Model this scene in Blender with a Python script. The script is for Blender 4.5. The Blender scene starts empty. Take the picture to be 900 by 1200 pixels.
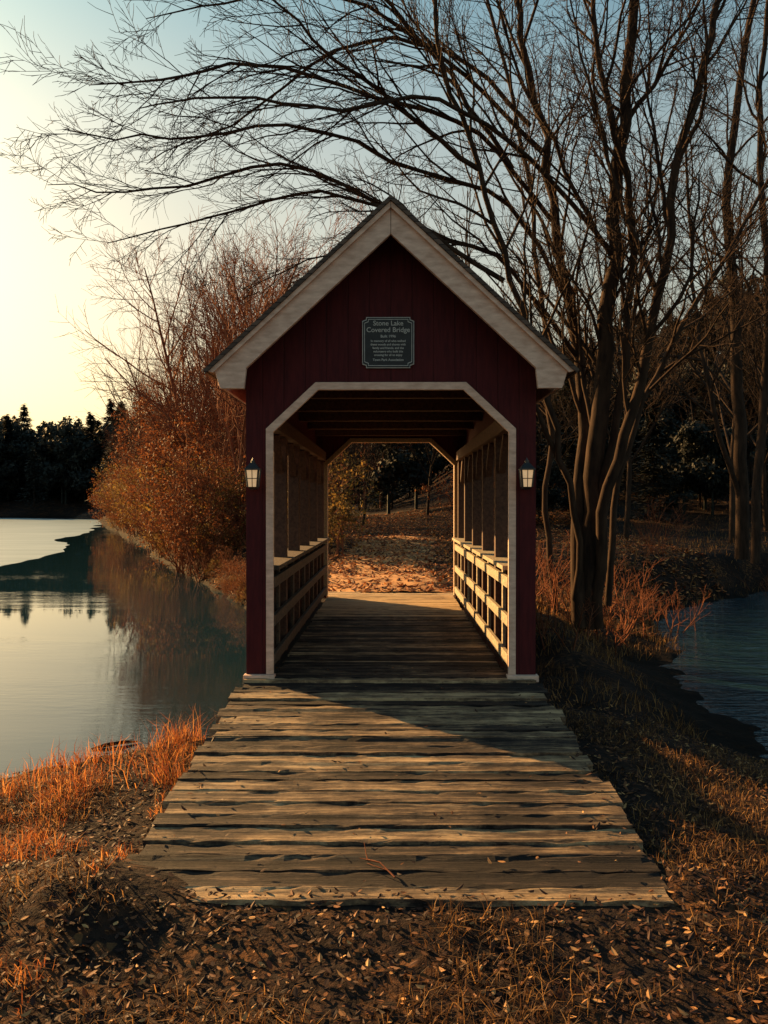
import bpy, bmesh, math, random
from mathutils import Vector, noise, Matrix
R = random.Random(7)
scene = bpy.context.scene
COL = scene.collection
F = 970.0
def W(px, py, d):
    return Vector(((px-458)/F*d, d, 1.6+(590-py)/F*d))
# ---------------------------------------------------------------- camera
cam = bpy.data.cameras.new("camera"); co = bpy.data.objects.new("camera", cam); COL.objects.link(co)
cam.sensor_fit = 'VERTICAL'; cam.sensor_height = 36; cam.lens = F/1200*36; cam.clip_end = 3000; cam.clip_start = .05
co.location = (0, 0, 1.6)
co.rotation_euler = (math.radians(90-0.59), 0, math.radians(0.47))
scene.camera = co
# ---------------------------------------------------------------- light
AZ = math.radians(49); EL = math.radians(18)
sdir = Vector((-math.sin(AZ)*math.cos(EL), math.cos(AZ)*math.cos(EL), math.sin(EL)))
sl = bpy.data.lights.new("sun", 'SUN'); so = bpy.data.objects.new("sun", sl); COL.objects.link(so)
sl.energy = 15; sl.angle = math.radians(.5); sl.color = (1, .57, .21)
so.rotation_euler = sdir.to_track_quat('Z', 'Y').to_euler()
w = bpy.data.worlds.new("World"); scene.world = w; w.use_nodes = True
nt = w.node_tree; bg = nt.nodes["Background"]
sky = nt.nodes.new("ShaderNodeTexSky"); sky.sky_type = 'NISHITA'; sky.sun_disc = False
sky.sun_elevation = EL; sky.sun_rotation = -AZ; sky.air_density = 1.0; sky.dust_density = 3.0; sky.ozone_density = 1.5
hs_ = nt.nodes.new("ShaderNodeHueSaturation"); hs_.inputs["Saturation"].default_value = 1.15
gm = nt.nodes.new("ShaderNodeGamma"); gm.inputs[1].default_value = .58
tn = nt.nodes.new("ShaderNodeMix"); tn.data_type = 'RGBA'; tn.blend_type = 'MULTIPLY'; tn.inputs[0].default_value = 1
tc = nt.nodes.new("ShaderNodeTexCoord"); sz_ = nt.nodes.new("ShaderNodeSeparateXYZ"); cr = nt.nodes.new("ShaderNodeValToRGB")
nt.links.new(tc.outputs["Generated"], sz_.inputs[0]); nt.links.new(sz_.outputs[2], cr.inputs[0])
el = cr.color_ramp.elements
for _ in range(2): el.new(.5)
for i, (p, c) in enumerate([(0.0,(1.34,1.10,.70)),(.25,(1.28,1.14,.84)),(.40,(1.08,1.10,.90)),(.56,(.56,.90,.88))]):
    el[i].position = p; el[i].color = (*c, 1)
nt.links.new(cr.outputs[0], tn.inputs[7])
nt.links.new(sky.outputs[0], gm.inputs[0]); nt.links.new(gm.outputs[0], hs_.inputs["Color"]); nt.links.new(hs_.outputs[0], tn.inputs[6])
nt.links.new(tn.outputs[2], bg.inputs[0]); bg.inputs[1].default_value = .265
scene.view_settings.view_transform = 'Standard'; scene.view_settings.look = 'None'; scene.view_settings.exposure = 0

# ---------------------------------------------------------------- materials
class Mt:
    def __init__(s, name, rough=.8, col=(.5,.5,.5), spec=.3):
        s.m = bpy.data.materials.new(name); s.m.use_nodes = True; s.nt = s.m.node_tree
        s.b = s.nt.nodes["Principled BSDF"]; s.b.inputs["Roughness"].default_value = rough
        s.b.inputs["Base Color"].default_value = (*col, 1)
        s.b.inputs["Specular IOR Level"].default_value = spec
    def n(s, t, **k):
        x = s.nt.nodes.new(t)
        for a, v in k.items(): setattr(x, a, v)
        return x
    def l(s, a, b): s.nt.links.new(a, b)
    def coord(s, scale=(1,1,1)):
        t = s.n("ShaderNodeTexCoord"); mp = s.n("ShaderNodeMapping"); mp.inputs["Scale"].default_value = scale
        s.l(t.outputs["Object"], mp.inputs["Vector"]); return mp.outputs[0]
    def noise(s, sc, detail=4, stretch=(1,1,1), rough=.6):
        n = s.n("ShaderNodeTexNoise"); n.inputs["Scale"].default_value = sc; n.inputs["Detail"].default_value = detail
        n.inputs["Roughness"].default_value = rough
        s.l(s.coord(stretch), n.inputs["Vector"]); return n.outputs[0]
    def ramp(s, fac, stops):
        r = s.n("ShaderNodeValToRGB"); e = r.color_ramp.elements
        while len(e) < len(stops): e.new(.5)
        for i, (p, c) in enumerate(stops):
            e[i].position = p; e[i].color = (*c, 1)
        s.l(fac, r.inputs[0]); return r.outputs[0]
    def island(s):
        return s.n("ShaderNodeNewGeometry").outputs["Random Per Island"]
    def mix(s, f, a, b, mode='MIX'):
        m = s.n("ShaderNodeMix", data_type='RGBA', blend_type=mode)
        if isinstance(f, float): m.inputs[0].default_value = f
        else: s.l(f, m.inputs[0])
        s.l(a, m.inputs[6]); s.l(b, m.inputs[7]); return m.outputs[2]
    def math(s, op, a, b):
        m = s.n("ShaderNodeMath", operation=op)
        for i, v in enumerate((a, b)):
            if isinstance(v, (int, float)): m.inputs[i].default_value = v
            else: s.l(v, m.inputs[i])
        return m.outputs[0]
    def maprange(s, v, a, b, c, d):
        r = s.n("ShaderNodeMapRange"); s.l(v, r.inputs[0])
        for i, q in enumerate((a, b, c, d)): r.inputs[i+1].default_value = q
        return r.outputs[0]
    def xyz(s):
        sx = s.n("ShaderNodeSeparateXYZ"); s.l(s.coord(), sx.inputs[0]); return sx.outputs
    def base(s, c): s.l(c, s.b.inputs["Base Color"])
    def bump(s, h, st=.5, dist=.01):
        b = s.n("ShaderNodeBump"); b.inputs["Strength"].default_value = st; b.inputs["Distance"].default_value = dist
        s.l(h, b.inputs["Height"]); s.l(b.outputs[0], s.b.inputs["Normal"])
    def translucent(s, c, f):
        t = s.n("ShaderNodeBsdfTranslucent"); s.l(c, t.inputs[0]); mx = s.n("ShaderNodeMixShader"); mx.inputs[0].default_value = f
        out = [n for n in s.nt.nodes if n.type == 'OUTPUT_MATERIAL'][0]
        s.l(s.b.outputs[0], mx.inputs[1]); s.l(t.outputs[0], mx.inputs[2]); s.l(mx.outputs[0], out.inputs[0])

def simple(name, c1, c2, sc=8, st=(1,1,1), rough=.8, bump=.3, bd=.01, spec=.3):
    m = Mt(name, rough, spec=spec); f = m.noise(sc, 5, st); m.base(m.ramp(f, [(.3, c1), (.7, c2)]))
    if bump: m.bump(f, bump, bd)
    return m.m
# red siding
m = Mt("red_siding", .75, spec=.2); f = m.noise(6, 5, (6,6,.7)); c = m.ramp(f, [(.25,(.040,.006,.009)),(.75,(.09,.012,.014))])
wv = m.n("ShaderNodeTexWave", wave_type='BANDS', bands_direction='X', wave_profile='SAW'); wv.inputs["Scale"].default_value = 1.6
m.l(m.coord(), wv.inputs["Vector"])
g = m.ramp(wv.outputs[1], [(0,(0,0,0)),(.04,(1,1,1)),(.96,(1,1,1)),(1,(0,0,0))]); g2 = m.ramp(wv.outputs[1], [(0,(.6,.6,.6)),(.04,(1,1,1)),(.96,(1,1,1)),(1,(.6,.6,.6))])
m.base(m.mix(1.0, c, g2, 'MULTIPLY')); m.bump(g, .5, .006); RED = m.m
TRIM = simple("white_trim", (.50,.32,.24), (.80,.57,.45), 7, (1,1,3), .6, .2)
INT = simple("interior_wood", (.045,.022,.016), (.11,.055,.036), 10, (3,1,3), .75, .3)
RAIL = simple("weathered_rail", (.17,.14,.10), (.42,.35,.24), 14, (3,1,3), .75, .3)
RAIL_SHADE = simple("shaded_rail", (.04,.027,.02), (.10,.07,.048), 14, (3,1,3), .75, .3)  # darker copy of the rail wood, shade painted in for the left side
BEAM = simple("timber_beam", (.06,.045,.035), (.12,.09,.065), 8, (3,1,3), .8, .4)
STONE = simple("abutment_stone", (.12,.11,.10), (.28,.26,.24), 5, (1,1,1), .9, .6, .04)
# shingles
m = Mt("shingles", .9); br = m.n("ShaderNodeTexBrick"); br.inputs["Scale"].default_value = 5
br.inputs["Color1"].default_value=(.07,.05,.04,1); br.inputs["Color2"].default_value=(.13,.09,.07,1); br.inputs["Mortar"].default_value=(.02,.015,.015,1)
o3=m.xyz(); cb=m.n("ShaderNodeCombineXYZ"); m.l(o3[1],cb.inputs[0]); m.l(o3[2],cb.inputs[1]); m.l(cb.outputs[0],br.inputs[0])
m.base(br.outputs[0]); m.bump(br.outputs[1], -.5, .01); SHIN = m.m
# deck
m = Mt("weathered_planks", .75, spec=.2)
f = m.noise(2.6, 7, (.45,7,1), .74); f2 = m.noise(26, 5, (.22,6,1), .7); isl = m.island(); f3 = m.noise(1.9, 7, (1,1.6,1), .75)
s1 = m.math('ADD', m.math('MULTIPLY', f, .60), m.math('MULTIPLY', f2, .34)); s1 = m.math('ADD', s1, m.math('MULTIPLY', isl, .18)); s1 = m.math('ADD', s1, m.math('MULTIPLY', f3, .50))
s1 = m.math('SUBTRACT', s1, .12)
s2 = m.math('ADD', s1, m.maprange(m.xyz()[1], 10.8, 13.0, 0, .20))   # sun patch painted in: boards lighten towards the far end
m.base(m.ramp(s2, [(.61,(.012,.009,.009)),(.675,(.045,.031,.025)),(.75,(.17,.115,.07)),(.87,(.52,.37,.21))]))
m.bump(s1, 1.0, .035); DECK = m.m
# ground
m = Mt("ground_litter", .95, spec=.1)
v = m.n("ShaderNodeTexVoronoi"); v.inputs["Scale"].default_value = 22; m.l(m.coord(), v.inputs[0])
sp = m.n("ShaderNodeSeparateColor"); m.l(v.outputs["Color"], sp.inputs[0])
lc = m.ramp(sp.outputs[0], [(.0,(.012,.008,.008)),(.45,(.034,.018,.012)),(.75,(.085,.036,.016)),(1,(.20,.09,.033))])
nz = m.noise(1.1, 6); dc = m.ramp(m.noise(9, 6), [(.3,(.007,.006,.007)),(.75,(.028,.018,.015))])
col = m.mix(m.ramp(nz, [(.46,(.05,.05,.05)),(.64,(.85,.85,.85))]), dc, lc)
wet = m.maprange(m.xyz()[2], -.9, -.55, .22, 1.0); wc = m.n("ShaderNodeCombineColor")
for i in range(3): m.l(wet, wc.inputs[i])
m.base(m.mix(1.0, col, wc.outputs[0], 'MULTIPLY'))
hb = m.math('ADD', m.noise(14,6), m.math('MULTIPLY', sp.outputs[1], .5)); m.bump(hb, .9, .05); GROUND = m.m
PATH = simple("path_dirt", (.22,.09,.03), (.60,.31,.12), 4, (1,1,1), .95, .5, .04)
# water
m = Mt("lake_water", .02, (.008,.028,.040), spec=.5); m.b.inputs["IOR"].default_value = 1.33
a = m.noise(1.6, 3, (.6,2.2,1)); b_ = m.noise(7, 3, (.7,1.8,1)); mask = m.ramp(m.noise(.12, 3, (.5,1.5,1)), [(.45,(.03,.03,.03)),(.68,(.6,.6,.6))])
mk = m.math('ADD', mask, m.maprange(m.xyz()[0], 2, 4, 0, 6))
h = m.math('MULTIPLY', m.math('ADD', a, m.math('MULTIPLY', b_, .35)), mk); m.bump(h, .35, .04); WATER = m.m
m = Mt("lake_ice", .35, spec=.5); m.base(m.ramp(m.noise(.25,6,(.5,2,1)), [(.3,(.10,.18,.22)),(.7,(.26,.34,.37))])); m.bump(m.noise(3,4),.2,.02); ICE = m.m
# bark
def bark(n, c1, c2, sc=10): return simple(n, c1, c2, sc, (1,1,.25), .9, .6, .02, .1)
BARK = bark("bark", (.018,.011,.009), (.062,.036,.023))
BARKR = bark("reddish_bark", (.11,.035,.020), (.26,.10,.05))
BARKD = bark("dark_bark", (.016,.011,.009), (.055,.034,.024))
def leafmat(name, stops, tr=.45):
    m = Mt(name, .7, spec=.25); c = m.ramp(m.island(), stops); m.base(c); m.translucent(c, tr); return m.m
LEAFO = leafmat("autumn_leaves", [(0,(.03,.014,.010)),(.5,(.12,.036,.015)),(1,(.24,.09,.03))], .4)
LEAFY = leafmat("yellow_leaves", [(0,(.05,.036,.012)),(.5,(.15,.09,.025)),(1,(.32,.19,.045))])
LEAFD = leafmat("fallen_leaf", [(0,(.016,.008,.008)),(.6,(.07,.027,.014)),(.88,(.25,.10,.036)),(1,(.62,.34,.13))], .2)
LEAFR = leafmat("rust_leaf", [(0,(.04,.015,.010)),(.5,(.22,.066,.02)),(.85,(.42,.15,.04)),(1,(.62,.30,.10))], .2)
GRASS = leafmat("dry_grass", [(0,(.026,.015,.010)),(.6,(.11,.052,.021)),(1,(.48,.25,.08))], .35)
GRASSR = leafmat("red_grass", [(0,(.10,.024,.012)),(.5,(.34,.10,.03)),(1,(.60,.28,.08))], .5)
NEEDLE = leafmat("needles", [(0,(.006,.009,.010)),(.6,(.013,.018,.016)),(1,(.03,.028,.02))], .1)
BLACK = simple("black_metal", (.012,.012,.014), (.03,.03,.032), 20, (1,1,1), .4, .1, spec=.5)
m = Mt("lantern_glass", .25, (.75,.66,.5), spec=.5); m.base(m.ramp(m.noise(30), [(.3,(.45,.33,.22)),(.7,(.75,.6,.42))]))
m.b.inputs["Emission Color"].default_value = (1,.62,.30,1); m.b.inputs["Emission Strength"].default_value = .4; GLASS = m.m
SIGNW = simple("sign_letter", (.38,.38,.37), (.52,.52,.5), 20, bump=0)
SIGNB = simple("sign_black", (.014,.016,.021), (.026,.029,.036), 20, bump=.05, rough=.45)

# ---------------------------------------------------------------- helpers
def obj(name, verts, faces, mat, parent=None, smooth=False):
    me = bpy.data.meshes.new(name); me.from_pydata([tuple(v) for v in verts], [], faces)
    me.materials.append(mat)
    if smooth: me.polygons.foreach_set("use_smooth", [True]*len(me.polygons))
    me.update(); o = bpy.data.objects.new(name, me); COL.objects.link(o)
    if parent: o.parent = parent
    return o
def empty(name):
    o = bpy.data.objects.new(name, None); COL.objects.link(o); return o
def bevel(o, wd=.006):
    b = o.modifiers.new("bevel", 'BEVEL'); b.width = wd; b.segments = 2; b.limit_method = 'ANGLE'
def prism(name, poly, y0, y1, mat, parent, bv=.004):
    n = len(poly); bm = bmesh.new()
    a = [bm.verts.new((x, y0, z)) for x, z in poly]; b = [bm.verts.new((x, y1, z)) for x, z in poly]
    bm.faces.new(a); bm.faces.new(b[::-1])
    for i in range(n): bm.faces.new((a[i], b[i], b[(i+1)%n], a[(i+1)%n]))
    bmesh.ops.recalc_face_normals(bm, faces=bm.faces)
    me = bpy.data.meshes.new(name); bm.to_mesh(me); bm.free(); me.materials.append(mat)
    o = bpy.data.objects.new(name, me); COL.objects.link(o); o.parent = parent
    if bv: bevel(o, bv)
    return o
def box(name, x0, x1, y0, y1, z0, z1, mat, parent, bv=.004):
    return prism(name, [(x0,z0),(x1,z0),(x1,z1),(x0,z1)], y0, y1, mat, parent, bv)
def beam(name, p, q, wd, mat, parent):
    p = Vector(p); q = Vector(q); d = (q-p).normalized(); s = d.cross(Vector((0,0,1)))
    if s.length < .01: s = Vector((1,0,0))
    s.normalize(); u = s.cross(d); V = []
    for c in (p, q):
        for i, j in ((-1,-1),(1,-1),(1,1),(-1,1)): V.append(c+s*i*wd/2+u*j*wd/2)
    return obj(name, V, [(0,1,2,3),(7,6,5,4),(0,4,5,1),(1,5,6,2),(2,6,7,3),(3,7,4,0)], mat, parent)

# ---------------------------------------------------------------- terrain
SH = [(-60,-9),(0,-8),(5.6,-8),(6.0,-5),(6.35,-3.2),(6.9,-2.15),(8.0,-1.75),(8.6,-1.2),(9.2,1.2),(12.6,1.2),(13.3,-.5),(14,-1.6),(16,-2.2),(20,-3.5),(30,-7.5),(40,-11.5),(48,-13.5),(58,-18),(80,-26),(120,-40),(150,-56),(162,-110),(170,-400),(900,-900)]
def lerp_tab(t, y):
    if y <= t[0][0]: return t[0][1]
    for (a, b), (c, d) in zip(t, t[1:]):
        if y <= c: return b+(d-b)*(y-a)/(c-a)
    return t[-1][1]
def ss(t): t = max(0, min(1, t)); return t*t*(3-2*t)
CR = [(9,-20),(8.0,3),(6.1,9),(6.7,13),(8.2,18),(12,21.5),(22,24),(60,30)]
def creekdist(x, y):
    best = 1e9
    for (ax, ay), (bx, by) in zip(CR, CR[1:]):
        dx, dy = bx-ax, by-ay; t = max(0, min(1, ((x-ax)*dx+(y-ay)*dy)/(dx*dx+dy*dy)))
        best = min(best, math.hypot(x-ax-dx*t, y-ay-dy*t))
    return best
def land(x, y):
    L = -.31 if y < 8 else -.31+.28*ss((y-8)/5)
    if x < 0: L -= .18*ss((-x-1.4)/2.5)*(1-ss((y-13)/4))
    else: L -= .42*ss((x-1.5)/2.2)*ss((y-4)/4)*(1-ss((y-19)/4))+.10*ss((x-1.4)/2.5)*(1-ss((y-4)/4))
    if y > 15: L += min((y-15)*.022, .8)
    t = ss((y-30)/45); L += t*(9*ss((x+2)/16)+.6)
    if y > 150: L += 11*ss((y-165)/45)
    if x > 12: L += 6*ss((x-12)/25)*ss((y-10)/15)
    return L
def h(x, y, micro=True):
    sd = x-lerp_tab(SH, y)
    if micro: sd += (.35 if y > 8 else .6)*noise.noise(Vector((x*.9, y*.9, 3)))
    L = land(x, y); wid = 1.5 if y < 20 else 1.6
    z = -.9+max(-1.2, sd*.6) if sd < 0 else -.9+(L+.9)*ss((sd+.12)/wid)**.8
    cd = creekdist(x, y)-2.25+(.5*noise.noise(Vector((x*.5, y*.5, 9))) if micro else 0)
    zc = -.9+max(-.8, cd*.5) if cd < 0 else -.9+(L+.9)*ss(cd/1.6)
    z = min(z, zc)
    if micro:
        a = .10 if abs(x) > 1.7 or y > 16 else .02
        z += a*noise.fractal(Vector((x*.8, y*.8, 0)), .8, 2, 3)*.6+.015*noise.noise(Vector((x*6, y*6, 1)))
    # soil piled against the foot of the ramp
    if 2.5 < y < 6:
        z += .065*math.exp(-((y-3.72)/.35)**2)*(1 if abs(x) < 1.6 else .4)+.13*math.exp(-((x+1.42)**2+(y-3.9)**2)/.13)+.07*math.exp(-((x-1.5)**2+(y-4.1)**2)/.05)
    return z
def axis(lo, f0, f1, hi, fine):
    a = [f0+i*fine for i in range(int((f1-f0)/fine)+1)]; s = fine; v = a[-1]
    while v < hi: s *= 1.10; v += s; a.append(v)
    s = fine; v = a[0]; b = []
    while v > lo: s *= 1.10; v -= s; b.append(v)
    return b[::-1]+a
X = axis(-900, -8, 10, 900, .10); Y = axis(-60, 1, 22, 1200, .10)
V = [(x, y, h(x, y)) for y in Y for x in X]; nx = len(X)
Fc = [(j*nx+i, j*nx+i+1, (j+1)*nx+i+1, (j+1)*nx+i) for j in range(len(Y)-1) for i in range(nx-1)]
obj("ground", V, Fc, GROUND, smooth=True)
obj("lake_water", [(-900,-60,-.9),(900,-60,-.9),(900,1200,-.9),(-900,1200,-.9)], [(0,1,2,3)], WATER)
# ice sheet
edge = [(-60,24),(-24,26),(-14.5,30),(-16,38),(-19.5,48),(-25,66),(-31,88),(-38,112),(-48,132),(-70,142),(-180,146),(-180,30)]
pts = []
for (a, b), (c, d) in zip(edge, edge[1:]+edge[:1]):
    n = max(2, int(math.hypot(c-a, d-b)/1.5))
    for i in range(n):
        t = i/n; x = a+(c-a)*t; y = b+(d-b)*t
        q = noise.noise_vector(Vector((x*.15, y*.15, 0)))*2.2+noise.noise_vector(Vector((x*.6, y*.6, 5)))*.6
        pts.append((x+q.x*.6, y+q.y, -.893))
obj("ice", pts, [tuple(range(len(pts)))], ICE)
# path
V = []; Fc = []; n = 90
for i in range(n):
    y = 15.0+i*.18; c = .2*math.sin(y*.25)
    w0 = 1.3+.02*(y-15)+.35*noise.noise(Vector((y*.7,0,0))); w1 = 1.3+.02*(y-15)+.35*noise.noise(Vector((y*.7,5,0)))
    for j in range(9):
        t = j/4-1; x = c+(w0 if t < 0 else w1)*t; V.append((x, y, h(x, y)+.012 + (.02 if 0<j<8 else -.05)))
for i in range(n-1):
    for j in range(8): a = i*9+j; Fc.append((a, a+1, a+10, a+9))
obj("path", V, Fc, PATH, smooth=True)

# ---------------------------------------------------------------- bridge
br = empty("covered_bridge")
Y0, Y1 = 7.6, 14.1
for nm, ya, yb in (("front_wall", Y0, Y0+.1), ("rear_wall", Y1, Y1+.1)):
    prism(nm, [(-1.33,-.02),(-1.33,2.93),(0,4.14),(1.33,2.93),(1.33,-.02),(1.1,-.02),(1.1,2.26),(.67,2.66),(-.67,2.66),(-1.1,2.26),(-1.1,-.02)], ya, yb, RED, br, 0)
to = [(-1.145,.03),(-1.145,2.285),(-.69,2.71),(.69,2.71),(1.145,2.285),(1.145,.03)]
ti = [(1.078,.03),(1.078,2.252),(.665,2.64),(-.665,2.64),(-1.078,2.252),(-1.078,.03)]
for nm, ya, yb in (("opening_trim", Y0-.022, Y0+.02), ("rear_opening_trim", Y1+.075, Y1+.13), ("rear_inner_trim", Y1-.03, Y1+.03)):
    prism(nm, to+ti, ya, yb, TRIM if nm != "rear_inner_trim" else RAIL, br)
for s in (-1, 1):
    P = lambda l: [(s*a, b) for a, b in l]
    prism("rake_board", P([(0.002,4.20),(1.55,2.765),(1.50,2.61),(1.29,2.61),(1.27,2.79),(0.002,3.96)]), 7.27, 7.32, TRIM, br)
    prism("rake_drip", P([(0.002,4.235),(1.60,2.755),(1.555,2.745),(0.002,4.18)]), 7.235, 7.268, TRIM, br, .002)
    prism("rear_rake_board", P([(0.002,4.20),(1.55,2.765),(1.50,2.61),(1.29,2.61),(1.27,2.79),(0.002,3.96)]), 14.40, 14.45, TRIM, br)
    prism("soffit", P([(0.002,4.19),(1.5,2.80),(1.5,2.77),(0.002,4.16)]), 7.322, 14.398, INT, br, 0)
    prism("roof", P([(0.0,4.285),(1.64,2.765),(1.62,2.735),(0.0,4.24)]), 7.215, 14.48, SHIN, br, 0)
    box("fascia", *sorted((s*1.50, s*1.53)), 7.325, 14.395, 2.64, 2.79, TRIM, br)
    x0, x1 = sorted((s*1.27, s*1.325))
    box("lower_siding", x0, x1, Y0+.102, Y1-.002, -.25, .976, RED, br, 0)
    box("upper_siding", x0, x1, Y0+.102, Y1-.002, 2.30, 2.92, RED, br, 0)
    rl = RAIL_SHADE if s < 0 else RAIL
    x0, x1 = sorted((s*1.13, s*1.265)); yy = [Y0+.16+i*(Y1-Y0-.32)/5 for i in range(6)]
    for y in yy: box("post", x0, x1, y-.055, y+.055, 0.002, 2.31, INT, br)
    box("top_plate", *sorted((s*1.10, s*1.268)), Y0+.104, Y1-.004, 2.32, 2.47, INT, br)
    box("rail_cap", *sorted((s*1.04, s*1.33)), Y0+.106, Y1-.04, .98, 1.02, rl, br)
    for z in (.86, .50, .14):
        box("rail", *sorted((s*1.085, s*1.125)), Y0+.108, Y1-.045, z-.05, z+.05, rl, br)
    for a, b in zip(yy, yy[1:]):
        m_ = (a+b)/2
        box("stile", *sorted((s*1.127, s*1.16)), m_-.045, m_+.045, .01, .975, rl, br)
        for y, e in ((a, 1), (b, -1)):
            beam("knee_brace", (s*1.2, y+e*.04, 1.95), (s*1.2, y+e*.38, 2.33), .07, INT, br)
    box("stringer", *sorted((s*1.0, s*1.22)), Y0+.3, Y1-.2, -.42, -.06, BEAM, br)
    box("sill_block", *sorted((s*1.065, s*1.35)), Y0-.06, Y0+.04, -.03, .028, TRIM, br)
for y in [Y0+.16+i*(Y1-Y0-.32)/5 for i in range(6)]:
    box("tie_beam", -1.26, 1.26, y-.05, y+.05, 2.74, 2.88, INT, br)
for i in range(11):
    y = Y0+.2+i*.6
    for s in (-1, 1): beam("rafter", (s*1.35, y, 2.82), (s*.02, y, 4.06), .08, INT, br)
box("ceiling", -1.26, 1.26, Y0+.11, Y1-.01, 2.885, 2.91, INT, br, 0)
for ya, yb in ((7.3, 8.3), (13.5, 14.5)):
    box("abutment", -1.3, 1.3, ya, yb, -1.9, -.425, STONE, br, .03)
# deck planks
V = []; Fc = []
def zr(y):
    if y < Y0: return -.25*(Y0-y)/3.86
    if y > 14.3: return -.03*(y-14.3)
    return 0.0
def plank(y, wd, hw, th=.045, wob=1.0):
    base = len(V); ns = 40; t0 = R.uniform(-.007,.007)*wob; x0 = -hw+R.uniform(-.025,.025)*wob*1.2; x1 = hw+R.uniform(-.025,.025)*wob*1.2
    cup = R.uniform(.001,.010)*wob; tilt = R.uniform(-.007,.007)*wob; sd = R.random()*99
    prof = [(-1,-th),(-1,cup),(-.85,cup*.8+.002),(-.4,.0),(0,-.001),(.4,0),(.85,cup*.8+.002),(1,cup),(1,-th)]
    for i in range(ns+1):
        x = x0+(x1-x0)*i/ns; wy = .002*wob*noise.noise(Vector((x*1.1, sd, 0))); wz = .003*wob*noise.noise(Vector((x*1.3, sd, 7)))
        for a, b in prof:
            yy = y+a*wd/2+wy+(.006*wob*noise.noise(Vector((x*13, sd, a))) if abs(a) == 1 else 0)
            ragg = -.016*wob*max(0, noise.noise(Vector((x*6, sd, a*3)))) if abs(a) >= .85 else 0
            V.append((x, yy, zr(y)+(.065*(yy-y) if y < Y0 else 0)+b+ragg+t0+wz+tilt*a))
    k = len(prof)
    for i in range(ns):
        for j in range(k-1):
            a = base+i*k+j; Fc.append((a, a+k, a+k+1, a+1))
    Fc.append(tuple(base+j for j in range(k))); Fc.append(tuple(base+ns*k+j for j in range(k))[::-1])
y = 3.78
while y < Y0-.03:
    plank(y+.075, R.choice((.142,.146,.15)), 1.335, wob=1.4); y += .158
while y < 15.2:
    plank(y+.07, .134, 1.08 if y < 14.25 else 1.2, wob=.6 if y < 12.5 else .3); y += .142
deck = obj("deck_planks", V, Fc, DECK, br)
for s in (-1, 1):
    V2 = []
    for yy in (3.8, Y0-.02):
        for xx in (s*1.18, s*1.24):
            for dz in (-.05, -.25): V2.append((xx, yy, zr(yy)+dz))
    obj("ramp_stringer", V2, [(0,1,3,2),(4,6,7,5),(0,4,5,1),(2,3,7,6),(0,2,6,4),(1,5,7,3)], BEAM, br)

# sign
sg = empty("bridge_sign")
c = (-.024, 3.07)
def octa(hw, hh, k): return [(c[0]+a, c[1]+b) for a, b in ((-hw+k,-hh),(hw-k,-hh),(hw-k,-hh+k*.6),(hw,-hh+k),(hw,hh-k),(hw-k,hh-k*.6),(hw-k,hh),(-hw+k,hh),(-hw+k,hh-k*.6),(-hw,hh-k),(-hw,-hh+k),(-hw+k,-hh+k*.6))]
prism("sign_rim", octa(.237,.232,.035), Y0-.022, Y0-.002, SIGNW, sg, 0)
prism("sign_panel", octa(.230,.225,.035), Y0-.026, Y0-.0225, SIGNB, sg, 0)
i_o = octa(.218,.213,.035); i_i = octa(.213,.208,.035)
V = [(x, Y0-.0275, z) for x, z in i_o]+[(x, Y0-.0275, z) for x, z in i_i]
obj("sign_border", V, [(i, (i+1)%12, 12+(i+1)%12, 12+i) for i in range(12)], SIGNW, sg)
lines = [("Stone Lake", .062, .165), ("Covered Bridge", .062, .105), ("Built 1996", .034, .055), ("In memory of all who walked", .027, .015), ("these woods and shores with", .027, -.017), ("family and friends, and the", .027, -.049), ("volunteers who built this", .027, -.081), ("crossing for all to enjoy", .027, -.113), ("Town Park Association", .030, -.158)]
for i, (tx, sz, dz) in enumerate(lines):
    cu = bpy.data.curves.new("sign_text", 'FONT'); cu.body = tx; cu.size = sz; cu.align_x = 'CENTER'; cu.extrude = .0005; cu.offset = .0006
    o = bpy.data.objects.new("sign_text", cu); COL.objects.link(o); o.parent = sg; cu.materials.append(SIGNW)
    o.location = (c[0], Y0-.029, c[1]+dz-.01); o.rotation_euler = (math.pi/2, 0, 0)

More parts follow.
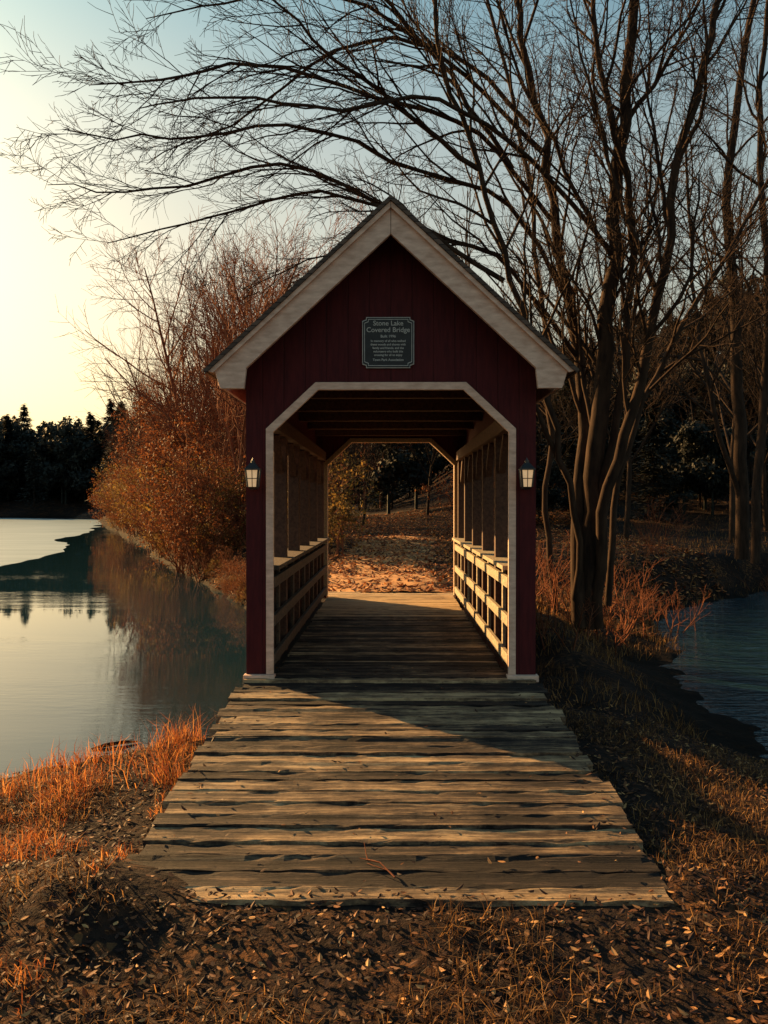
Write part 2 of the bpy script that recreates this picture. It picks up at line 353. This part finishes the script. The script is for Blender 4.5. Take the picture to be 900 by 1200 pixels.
# lanterns
def frustum(name, cx, cy, z0, r0, z1, r1, n, mat, parent, rot=math.pi/4):
    V = [(cx+r*math.cos(rot+2*math.pi*i/n), cy+r*math.sin(rot+2*math.pi*i/n), z) for z, r in ((z0,r0),(z1,r1)) for i in range(n)]
    return obj(name, V, [tuple(range(n))[::-1], tuple(range(n, 2*n))]+[(i, (i+1)%n, n+(i+1)%n, n+i) for i in range(n)], mat, parent)
for sx in (-1.245, 1.225):
    ln = empty("wall_lantern"); cy = Y0-.13; z = 1.75
    box("back_plate", sx-.03, sx+.03, Y0-.018, Y0-.001, z-.02, z+.16, BLACK, ln)
    beam("arm", (sx, Y0-.015, z+.02), (sx, cy, z-.005), .016, BLACK, ln)
    beam("scroll", (sx, Y0-.015, z+.12), (sx, cy, z+.02), .010, BLACK, ln)
    frustum("base", sx, cy, z-.025, .03, z+.0, .062, 4, BLACK, ln)
    frustum("glass", sx, cy, z, .055, z+.15, .075, 4, GLASS, ln)
    for k in range(4):
        a = math.pi/4+k*math.pi/2
        beam("bar", (sx+.060*math.cos(a), cy+.060*math.sin(a), z), (sx+.081*math.cos(a), cy+.081*math.sin(a), z+.152), .012, BLACK, ln)
    for zz, q in ((z+.075, .047),):
        for e in (-1, 1):
            beam("mid_bar", (sx-q, cy+e*q, zz), (sx+q, cy+e*q, zz), .007, BLACK, ln)
            beam("mid_bar", (sx+e*q, cy-q, zz), (sx+e*q, cy+q, zz), .007, BLACK, ln)
    for a in (0, math.pi/2, math.pi, 3*math.pi/2):
        beam("muntin", (sx+.042*math.cos(a), cy+.042*math.sin(a), z), (sx+.056*math.cos(a), cy+.056*math.sin(a), z+.15), .006, BLACK, ln)
    frustum("hood_rim", sx, cy, z+.15, .095, z+.164, .095, 4, BLACK, ln)
    frustum("hood", sx, cy, z+.164, .09, z+.218, .028, 4, BLACK, ln)
    frustum("chimney", sx, cy, z+.218, .02, z+.238, .02, 8, BLACK, ln)
    frustum("finial", sx, cy, z+.238, .012, z+.265, .002, 8, BLACK, ln)

# ---------------------------------------------------------------- trees
class TB:
    def __init__(s): s.V = []; s.F = []; s.tips = []
    def tube(s, P, Rd, sides):
        base = len(s.V); n = len(P)
        d = (P[1]-P[0]).normalized(); ref = Vector((0,1,0)) if abs(d.y) < .8 else Vector((1,0,0))
        cs = [(math.cos(2*math.pi*k/sides), math.sin(2*math.pi*k/sides)) for k in range(sides)]
        for i in range(n):
            if i < n-1: d = (P[i+1]-P[i]).normalized()
            a = d.cross(ref)
            if a.length < .05: a = d.cross(Vector((0,0,1)))
            a.normalize(); b = a.cross(d)
            for cc, sn in cs:
                s.V.append(P[i]+a*(cc*Rd[i])+b*(sn*Rd[i]))
        for i in range(n-1):
            for k in range(sides):
                q = base+i*sides; s.F.append((q+k, q+(k+1)%sides, q+sides+(k+1)%sides, q+sides+k))
    def grow(s, rng, p, d, L, r, lvl, spec, up=.06, wob=.16, rmin=.004, taper=.35):
        n = max(3, min(9, int(L/.35)+2)) if lvl < len(spec) else 4
        st = L/(n-1); P = [p.copy()]; D = [d.copy()]; d = d.copy()
        for i in range(n-1):
            d = (d+Vector((rng.gauss(0,wob), rng.gauss(0,wob), rng.gauss(0,wob)+up))).normalized()
            P.append(P[-1]+d*st); D.append(d.copy())
        last = lvl >= len(spec)
        r1 = max(rmin*.6, r*(taper if not last else .4))
        Rd = [r+(r1-r)*i/(n-1) for i in range(n)]
        s.tube(P, Rd, 7 if r > .06 else (5 if r > .02 else 3))
        s.tips.append(P[-1])
        if not last: s.kids(rng, P, D, Rd, L, lvl, spec, up, wob, rmin)
    def kids(s, rng, P, D, Rd, L, lvl, spec, up, wob, rmin, t0=.22, scale=1.0, bias=None):
        nch, (a0, a1), (l0, l1) = spec[lvl]; n = len(P)
        for c in range(nch):
            t = t0+(1-t0)*(c+rng.random())/nch; f = t*(n-1); i = min(n-2, int(f)); u = f-i
            q = P[i].lerp(P[i+1], u); d = D[i]; rr = Rd[i]+(Rd[i+1]-Rd[i])*u
            ax = d.cross(Vector((rng.gauss(0,1), rng.gauss(0,1), rng.gauss(0,1))))
            if ax.length < 1e-3: continue
            nd = Matrix.Rotation(math.radians(rng.uniform(a0, a1)), 3, ax.normalized()) @ d
            if bias: nd = (nd+bias).normalized()
            LL = L*rng.uniform(l0, l1)*(1.15-.55*t)*scale
            s.grow(rng, q, nd, LL, max(rmin, min(rr*.62, LL*.014+.002)), lvl+1, spec, up, wob, rmin)
    def guide(s, rng, pts, r0, r1, spec, lvl=0, L=None, t0=.3, **k):
        P = []; q = [pts[0]*2-pts[1]]+pts+[pts[-1]*2-pts[-2]]
        for i in range(1, len(q)-2):
            for j in range(4):
                t = j/4; a, b, c_, d = q[i-1], q[i], q[i+1], q[i+2]
                P.append(.5*((2*b)+(c_-a)*t+(2*a-5*b+4*c_-d)*t*t+(3*b-a-3*c_+d)*t**3))
        P.append(pts[-1])
        P = [p+Vector((rng.gauss(0,.03), rng.gauss(0,.03), rng.gauss(0,.02)))*(1 if i else 0) for i, p in enumerate(P)]
        n = len(P); Rd = [r1+(r0-r1)*(1-i/(n-1))**.8 for i in range(n)]
        D = [(P[min(i+1,n-1)]-P[max(i-1,0)]).normalized() for i in range(n)]
        s.tube(P, Rd, 10); s.kids(rng, P, D, Rd, L or 4.0, lvl, spec, k.get('up',.05), k.get('wob',.15), k.get('rmin',.004), t0, bias=k.get('bias'))
def G(l): return [W(*p) for p in l]
spec = [(15,(22,55),(.45,.85)),(6,(25,55),(.4,.65)),(5,(25,55),(.4,.65)),(3,(25,50),(.45,.7))]
T = TB(); rg = random.Random(11)
z0 = 735
stems = [
 ([(690,z0,13.4),(693,600,13.4),(705,450,13.4),(716,300,13.3),(727,150,13.1),(745,-60,12.8)], .18,.06),
 ([(678,z0,13.3),(678,600,13.5),(684,480,13.8),(664,350,14),(640,200,14),(610,50,14),(590,-60,14)], .12,.035),
 ([(700,z0,13.3),(710,600,13.1),(742,480,12.8),(768,350,12.4),(790,200,12),(830,50,12),(850,-40,12)], .10,.035),
 ([(684,z0,13.3),(672,600,13.2),(640,470,13.0),(600,330,12.7),(560,200,12.5),(520,80,12.3),(500,-40,12)], .06,.025),
 ([(652,z0-10,15),(640,600,15.3),(645,480,15.6),(628,300,16),(600,120,16),(560,-40,16)], .06,.03),
 ([(712,710,13.5),(724,560,13.8),(768,440,14.2),(830,330,14.6),(905,200,15)], .06,.03),
 ([(700,600,13.4),(730,430,13.2),(738,250,13),(700,80,12.8),(690,-50,12.6)], .07,.03),
]
for l, a, b in stems: T.guide(rg, G(l), a, b, spec, L=3.6, bias=Vector((0,0,.25)))
limbs = [
 [(662,350,14),(590,240,13.3),(490,200,12.6),(340,150,12),(200,165,11.5),(75,155,11)],
 [(645,260,14),(560,160,13),(440,115,12.3),(300,75,11.7),(190,95,11),(110,100,10.5)],
 [(676,420,13.9),(600,320,13.2),(500,270,12.8),(380,225,12.4),(250,255,12),(120,285,11.5)],
 [(635,180,14),(540,90,13.4),(430,10,13),(300,0,12.5),(170,25,12)],
 [(590,330,12.7),(470,255,12.6),(330,195,12.8),(180,225,13),(55,215,13)],
 [(560,200,12.5),(470,130,11.8),(370,50,11),(280,-30,10.5)],
 [(716,300,13.3),(620,190,12.7),(510,120,12),(400,130,11),(260,115,10.4),(160,130,10)],
 [(655,540,13.2),(600,430,13),(540,350,13.3),(470,300,13.6),(380,300,14),(290,340,14)],
 [(600,200,13.5),(500,60,13),(420,-20,12.6),(330,-60,12)],
 [(620,150,14),(520,60,14),(400,60,14.4),(270,150,15),(170,190,15)],
 [(716,300,13.3),(660,200,13),(600,60,12.6),(560,-60,12.4)],
 [(770,350,12.4),(720,220,12.6),(690,100,12.6),(650,-40,12.6)],
 [(730,150,13.1),(790,60,13),(850,-60,13)],
]
lspec = [(19,(18,50),(.45,.85)),(6,(22,50),(.4,.7)),(4,(22,50),(.4,.65))]
for i, l in enumerate(limbs): T.guide(rg, G(l), .042, .006, lspec, L=2.2, t0=.18, up=.02, bias=Vector((-.25,0,.05)) if i < 10 else Vector((0,0,.2)), wob=.12)
obj("bare_tree", T.V, T.F, BARK, smooth=True)
T = TB()
for l, a, b in [([(868,655,24),(866,500,24),(858,350,24),(850,200,24),(880,0,24)], .2,.08), ([(884,660,23),(890,500,23),(897,350,23),(885,150,22.5),(900,-30,22)], .13,.05),
                ([(868,600,24),(835,480,23.5),(810,330,23.5),(800,150,23.5)], .08,.03)]:
    T.guide(rg, G(l), a, b, spec, L=5.2, rmin=.006)
obj("bare_tree", T.V, T.F, BARKD, smooth=True)
# generic trees
def bare(seed, H, r, sp, mat, name, rmin=.006):
    rr = random.Random(seed); T = TB()
    T.grow(rr, Vector((0,0,-.3)), Vector((rr.gauss(0,.05), rr.gauss(0,.05), 1)).normalized(), H, r, 0, sp, up=.05, wob=.07, rmin=rmin, taper=.2)
    me = bpy.data.meshes.new(name); me.from_pydata([tuple(v) for v in T.V], [], T.F); me.materials.append(mat)
    me.polygons.foreach_set("use_smooth", [True]*len(me.polygons))
    return me, T
def addleaves(tips, n, spread, size, rr, name, mat, parent):
    V = []; Fc = []
    for i in range(n):
        p = rr.choice(tips)+Vector((rr.gauss(0,spread), rr.gauss(0,spread), rr.gauss(0,spread)))
        a = Vector((rr.gauss(0,1), rr.gauss(0,1), rr.gauss(0,1))).normalized(); b = a.cross(Vector((rr.gauss(0,1), rr.gauss(0,1), rr.gauss(0,1)))).normalized()
        s = size*rr.uniform(.6,1.3); k = len(V); V += [p-a*s, p+b*s*.5, p+a*s, p-b*s*.5]; Fc.append((k,k+1,k+2,k+3))
    return obj(name, V, Fc, mat, parent)
sp2 = [(14,(25,55),(.35,.6)),(6,(25,55),(.4,.65)),(4,(25,55),(.4,.65))]
sp3 = [(20,(25,60),(.3,.55)),(8,(25,60),(.4,.65)),(6,(25,60),(.4,.65))]
protos = [bare(100+i, 11+i*1.2, .12, sp2, BARKD, "bare_tree_mesh")[0] for i in range(4)]
protr = [bare(200+i, 10, .12, sp3, BARKR, "reddish_tree_mesh", .008)[0] for i in range(3)]
wood = empty("background_forest")
def inst(me, x, y, s, par, nm="trunk_and_crown"):
    o = bpy.data.objects.new(nm, me); COL.objects.link(o); o.parent = par
    o.location = (x, y, h(x, y)); o.scale = (s, s, s*R.uniform(.9,1.15)); o.rotation_euler = (0, 0, R.uniform(0, 6.28)); return o
for x, y, s in [(6.2,25,1.0),(8.5,30,.9),(11.5,28,.85),(2.6,31,.8),(14.5,32,.9),(6.2,36,.8)]:
    inst(R.choice(protos), x, y, s, None, "bare_tree")
for x, y, s in [(-5.4,28,.95),(-6.9,32,1.05),(-3.9,29,.9),(-8.9,36,1.15),(-5,38,1.2),(-10.2,41,1.2),(-2.6,34,1.0),(-11.6,45,1.05),(-7.2,35,1.05),(-8,44,1.25),(-6,33,1.1)]:
    inst(R.choice(protr), x, y, s, None, "reddish_tree")
for i in range(100):
    y = R.uniform(36, 95); x = R.uniform(-.10*y-1, .62*y+6)
    inst(R.choice(protos), x, y, R.uniform(.4,.7), wood)
for i in range(60):
    y = 46+64*R.random(); x = lerp_tab(SH, y)+R.uniform(.8, 18)
    inst(R.choice(protr+protos), x, y, R.uniform(.7,1.0), wood)
# conifers
def conifer(seed, H, n, sz, rad):
    rr = random.Random(seed); T = TB(); T.tube([Vector((0,0,-.5)), Vector((0,0,H*.5)), Vector((0,0,H))], [H*.012, H*.008, .01], 6)
    nb = len(T.F)
    for i in range(n):
        t = rr.random()**.8; z = H*(.06+.94*t); ring = int(z*1.3)/1.3; z = ring+rr.gauss(0,.2)
        rmax = rad*(1-t)**.7*(1+.3*math.sin(ring*7.3+seed))+.15; a = rr.uniform(0, 6.28); q = rmax*rr.random()**.5
        if math.sin(a*3+ring*5+seed) < -.5: q *= .6
        p = Vector((q*math.cos(a), q*math.sin(a), z-q*.18)); d = Vector((math.cos(a), math.sin(a), rr.uniform(-.5,.3))); e = Vector((-math.sin(a), math.cos(a), rr.uniform(-.3,.3)))
        s = sz*rr.uniform(.5,1.2); k = len(T.V); T.V += [p-d*s*.5, p+e*s*.35, p+d*s, p-e*s*.35]; T.F.append((k,k+1,k+2,k+3))
    me = bpy.data.meshes.new("conifer_mesh"); me.from_pydata([tuple(v) for v in T.V], [], T.F); me.materials.append(NEEDLE); me.materials.append(BARKD)
    for i in range(nb): me.polygons[i].material_index = 1
    return me
con = [conifer(i, 12, 2600, .5, 2.2+.5*i) for i in range(4)]
def roundtree(seed):
    rr = random.Random(seed); T = TB(); T.tube([Vector((0,0,-.5)), Vector((0,0,9))], [.2,.05], 6)
    lobes = [(Vector((rr.gauss(0,1.3), rr.gauss(0,1.3), rr.uniform(2.5,9.5))), rr.uniform(1,1.9)) for _ in range(12)]
    for i in range(2600):
        c_, r_ = rr.choice(lobes); v = Vector((rr.gauss(0,1), rr.gauss(0,1), rr.gauss(0,1))).normalized()*r_*rr.random()**.4; p = c_+v
        d = Vector((rr.gauss(0,1), rr.gauss(0,1), rr.gauss(0,1))).normalized(); e = d.cross(v).normalized(); s = rr.uniform(.15,.4)
        k = len(T.V); T.V += [p-d*s, p+e*s*.5, p+d*s, p-e*s*.5]; T.F.append((k,k+1,k+2,k+3))
    me = bpy.data.meshes.new("round_tree_mesh"); me.from_pydata([tuple(v) for v in T.V], [], T.F); me.materials.append(NEEDLE); return me
rnd = [roundtree(40+i) for i in range(3)]
far = empty("distant_treeline")
for i in range(820):
    x = R.uniform(-190, 10) if i < 700 else R.uniform(-330, -190); y = R.uniform(163, 200)
    s = R.uniform(1.2,1.6) if y < 182 else R.uniform(.75,1.05)
    inst(R.choice(con+rnd+rnd), x, y, s, far, "far_tree")
for i in range(60):
    y = R.uniform(85, 160); x = lerp_tab(SH, y)+R.uniform(1.5, 30)
    inst(R.choice(con+rnd), x, y, R.uniform(.7,1.1), far, "far_tree")
for i in range(170):
    y = R.uniform(38, 105); x = R.uniform(-.03*y, .75*y)
    inst(R.choice(con+rnd), x, y, R.uniform(.3,.6), wood, "understorey")
for i in range(130):   # denser dark cover on the right-hand hillside
    y = R.uniform(34, 72); x = R.uniform(.12*y, .60*y)
    inst(R.choice(con+rnd), x, y, R.uniform(.22,.42), wood, "understorey")
# orange leafy trees on far left bank
for i, (x, y, H, nl, lm) in enumerate([(-9.9,37,6.0,5500,LEAFO),(-12.0,45,7.0,6000,LEAFO),(-7.4,30.5,4.5,3500,LEAFO),(-8.6,33.2,4.0,3500,LEAFY),(-10.9,41,5,4000,LEAFO)]):
    e = empty("autumn_tree"); me, T = bare(300+i, H, .12, [(18,(50,85),(.35,.55)),(7,(30,60),(.4,.6)),(4,(30,60),(.4,.6))], BARKR, "trunk")
    o = bpy.data.objects.new("trunk", me); COL.objects.link(o); o.parent = e
    addleaves(T.tips, nl, .14, .065, random.Random(i), "leaves", lm, e)
    e.location = (x, y, h(x, y))
shr = []
for i, (x, y, H, mt) in enumerate([(-1.9,25,2.9,LEAFY),(-2.9,28,3.4,LEAFO),(-1.7,22.5,1.5,LEAFY),(2.8,31,2.5,LEAFO),(-3.4,26.5,2.6,LEAFO),(-5.5,5.3,2.1,LEAFO),(-5.2,4.3,1.8,LEAFO)]):  # the pair on the near-left bank is unseen, added to shade the foreground
    e = empty("autumn_shrub"); T = TB(); rr = random.Random(500+i); ln_ = .35 if i < 5 else .15
    for k in range(7): T.grow(rr, Vector((rr.gauss(0,.15), rr.gauss(0,.15), -.1)), Vector((rr.gauss(0,ln_), rr.gauss(0,ln_), 1)).normalized(), H, .025, 0, [(8,(20,50),(.35,.6)),(5,(25,55),(.4,.6))], rmin=.005)
    a = obj("stems", T.V, T.F, BARKR, e, True); b = addleaves(T.tips, 2200, .08, .05, rr, "leaves", mt, e); e.location = (x, y, h(x, y))
    if i < 5: shr.append((a.data, b.data))
bb = empty("bank_brush")
for i in range(150):
    y = 26+64*R.random()**1.3; x = lerp_tab(SH, y)-.1+abs(R.gauss(0,1.0)); s = R.uniform(.4,.9)*(1+y*.008)
    a, b = R.choice(shr); r_ = R.uniform(0,6.28)
    for me, nm in ((a,"stems"),(b,"leaves")):
        if nm == "leaves" and R.random() < .35: continue
        o = bpy.data.objects.new(nm, me); COL.objects.link(o); o.parent = bb; o.location = (x,y,h(x,y)-.05); o.scale = (s,s,s); o.rotation_euler = (0,0,r_)
for i in range(26):   # low brush, keeps the sun on the path
    y = 17+9*R.random(); x = lerp_tab(SH, y)+R.uniform(0,.5); s = R.uniform(.12,.28)
    a, b = R.choice(shr); r_ = R.uniform(0,6.28)
    for me, nm in ((a,"stems"),(b,"leaves")):
        o = bpy.data.objects.new(nm, me); COL.objects.link(o); o.parent = bb; o.location = (x,y,h(x,y)-.05); o.scale = (s,s,s); o.rotation_euler = (0,0,r_)
for i, (x, y, H, n) in enumerate([(-5.4,5.4,2.2,9),(-5.9,4.3,2.6,8),(-4.6,4.1,1.2,8),(4.0,14.6,1.2,9),(2.6,14.4,1.1,8),(5.2,16.2,1.1,8),(2.5,11.5,.8,8),(2.5,16.5,1.4,8),(7.2,22.8,1.5,9),(10.8,22.8,1.4,9),(-1.9,8.3,.6,5),(3.4,13.6,.9,9),(2.0,12.6,.9,8)]):  # those on the near-left bank are out of frame, added for dappled shade
    T = TB(); rr = random.Random(700+i)
    for k in range(n): T.grow(rr, Vector((rr.gauss(0,.3), rr.gauss(0,.3), -.1)), Vector((rr.gauss(0,.45), rr.gauss(0,.45), 1)).normalized(), H*rr.uniform(.6,1.1), .014, 0, [(7,(20,50),(.35,.6)),(4,(25,55),(.4,.6))], rmin=.003)
    o = obj("bare_shrub", T.V, T.F, BARKR, None, True); o.location = (x, y, h(x, y))

# ---------------------------------------------------------------- grass / leaves
def onramp(x, y, pad=0): return abs(x) < 1.34+pad and 3.74-pad < y < 15.2
def blades(name, n, sampler, hmin, hmax, wd, mat, lean=.5, seed=1):
    rr = random.Random(seed); V = []; Fc = []
    for i in range(n):
        q = sampler(rr)
        if q is None: continue
        x, y, hs = q; z = h(x, y)
        if z < -.93: continue
        H = rr.uniform(hmin, hmax)*hs; a = rr.uniform(0, 6.28); l = rr.random()*lean*1.4; dx, dy = math.cos(a), math.sin(a); b = rr.uniform(0,6.28); ex, ey = math.cos(b)*wd*.5, math.sin(b)*wd*.5
        k = len(V); V += [(x-ex,y-ey,z-.01),(x+ex,y+ey,z-.01),(x+dx*l*H*.35-ex*.7,y+dy*l*H*.35-ey*.7,z+H*.55),(x+dx*l*H*.35+ex*.7,y+dy*l*H*.35+ey*.7,z+H*.55),(x+dx*l*H,y+dy*l*H,z+H*(1-.3*l))]
        Fc += [(k,k+1,k+3,k+2),(k+2,k+3,k+4)]
    return obj(name, V, Fc, mat)
def s_fore(rr):
    y = 2.2+5.6*rr.random()**1.3; x = rr.uniform(-4.6, 4.8)
    if onramp(x, y, .02): return None
    d = noise.noise(Vector((x*1.2, y*1.2, 4)))+.4*noise.noise(Vector((x*4, y*4, 4)))
    if d < .05+.25*rr.random()-(.25 if x > 1.3 else 0): return None
    return x, y, 1+d
blades("dry_grass", 70000, s_fore, .02, .085, .005, GRASS, 1.5, 1)
def s_left(rr):
    y = rr.uniform(3.0, 7.4); x = rr.uniform(-4.8, -1.36)
    d = noise.noise(Vector((x*2.1, y*2.1, 8)))+.5*noise.noise(Vector((x*5, y*5, 8)))
    if d < .08: return None
    return x, y, .5+1.3*d
blades("red_grass", 30000, s_left, .03, .15, .005, GRASSR, 1.5, 2)
def s_tuft(cx, cy, r, hs=1):
    def f(rr): return cx+rr.gauss(0,r), cy+rr.gauss(0,r), hs
    return f
for i, (x, y, r, hh, n) in enumerate([(-2.0,7.0,.14,.50,160),(-1.75,6.6,.12,.32,140),(-1.58,8.0,.08,.5,90),(-1.55,5.7,.12,.25,160),(-2.3,6.2,.2,.25,260),(-2.6,5.6,.25,.2,300)]):
    blades("tall_grass", n, s_tuft(x, y, r), hh*.3, hh, .006, GRASSR if i != 2 else GRASS, .9, 20+i)
def s_right(rr):
    y = rr.uniform(8, 22); x = rr.uniform(1.4, 6.5)
    if noise.noise(Vector((x, y, 2))) < -.15 or (x > 3.2 and y < 13): return None
    return x, y, 1+.6*noise.noise(Vector((x*2, y*2, 2)))
blades("brush_grass", 20000, s_right, .04, .20, .008, GRASS, 1.0, 5)
def s_far(rr):
    y = 14.5+rr.random()**1.5*30; x = lerp_tab(SH, y)+rr.random()*(14+y*.5)
    if abs(x) < 1.5: return None
    return x, y, 1
blades("bank_grass", 26000, s_far, .06, .26, .014, GRASS, .9, 6)
def leaves(name, n, sampler, size, seed, mat=LEAFD):
    rr = random.Random(seed); V = []; Fc = []
    for i in range(n):
        q = sampler(rr)
        if q is None: continue
        x, y, z = q; a = rr.uniform(0,6.28); s = size*rr.uniform(.5,1.3); cu = rr.uniform(-.4,.7)*s; tl = rr.gauss(0,.35)
        ca, sa = math.cos(a), math.sin(a); k = len(V)
        for u, v_, zz in ((-1,0,cu),(-.3,.55,cu*.4),(.5,.45,cu*.3),(1.1,0,cu),(.5,-.45,cu*.3),(-.3,-.55,cu*.4)):
            V.append((x+s*(u*ca-v_*sa), y+s*(u*sa+v_*ca), z+.008+max(-.006, zz+tl*u*s+.2*s)))
        Fc += [(k,k+1,k+2,k+3),(k,k+3,k+4,k+5)]
    return obj(name, V, Fc, mat)
def l_fore(rr):
    y = 2.2+6*rr.random()**1.4; x = rr.uniform(-4.6,4.8)
    if onramp(x, y, -.02):
        if rr.random() > .02+.08*(abs(x) > 1.1)+.8*(y < 3.9)*rr.random(): return None
        return x, y, max(zr(y), h(x,y))+.006
    z = h(x, y)
    return None if z < -.88 else (x, y, z)
leaves("fallen_leaves", 38000, l_fore, .017, 3)
def l_far(rr):
    y = 15+32*rr.random()**1.5; x = rr.uniform(-7, 9); z = h(x, y)
    if y < 18 and rr.random() < .6: return None
    return None if z < -.85 else (x, y, z+.02)
leaves("fallen_leaves", 50000, l_far, .055, 4, LEAFR)
# sticks
T = TB(); rr = random.Random(5); T.grow(rr, Vector((.02,4.0,-.215)), Vector((-.35,1,.06)).normalized(), .28, .007, 0, [(3,(25,50),(.4,.6))], up=0, wob=.15, rmin=.003)
obj("fallen_twig", T.V, T.F, BARKR, smooth=True)
T = TB(); p = W(105,880,8.35); p.z = -.89; q = W(160,869,8.6); q.z = -.885
T.tube([p, p.lerp(q,.3)+Vector((0,.01,.012)), p.lerp(q,.7)+Vector((0,0,.016)), q], [.008,.022,.02,.006], 8)
obj("floating_stick", T.V, T.F, BARKD, smooth=True)
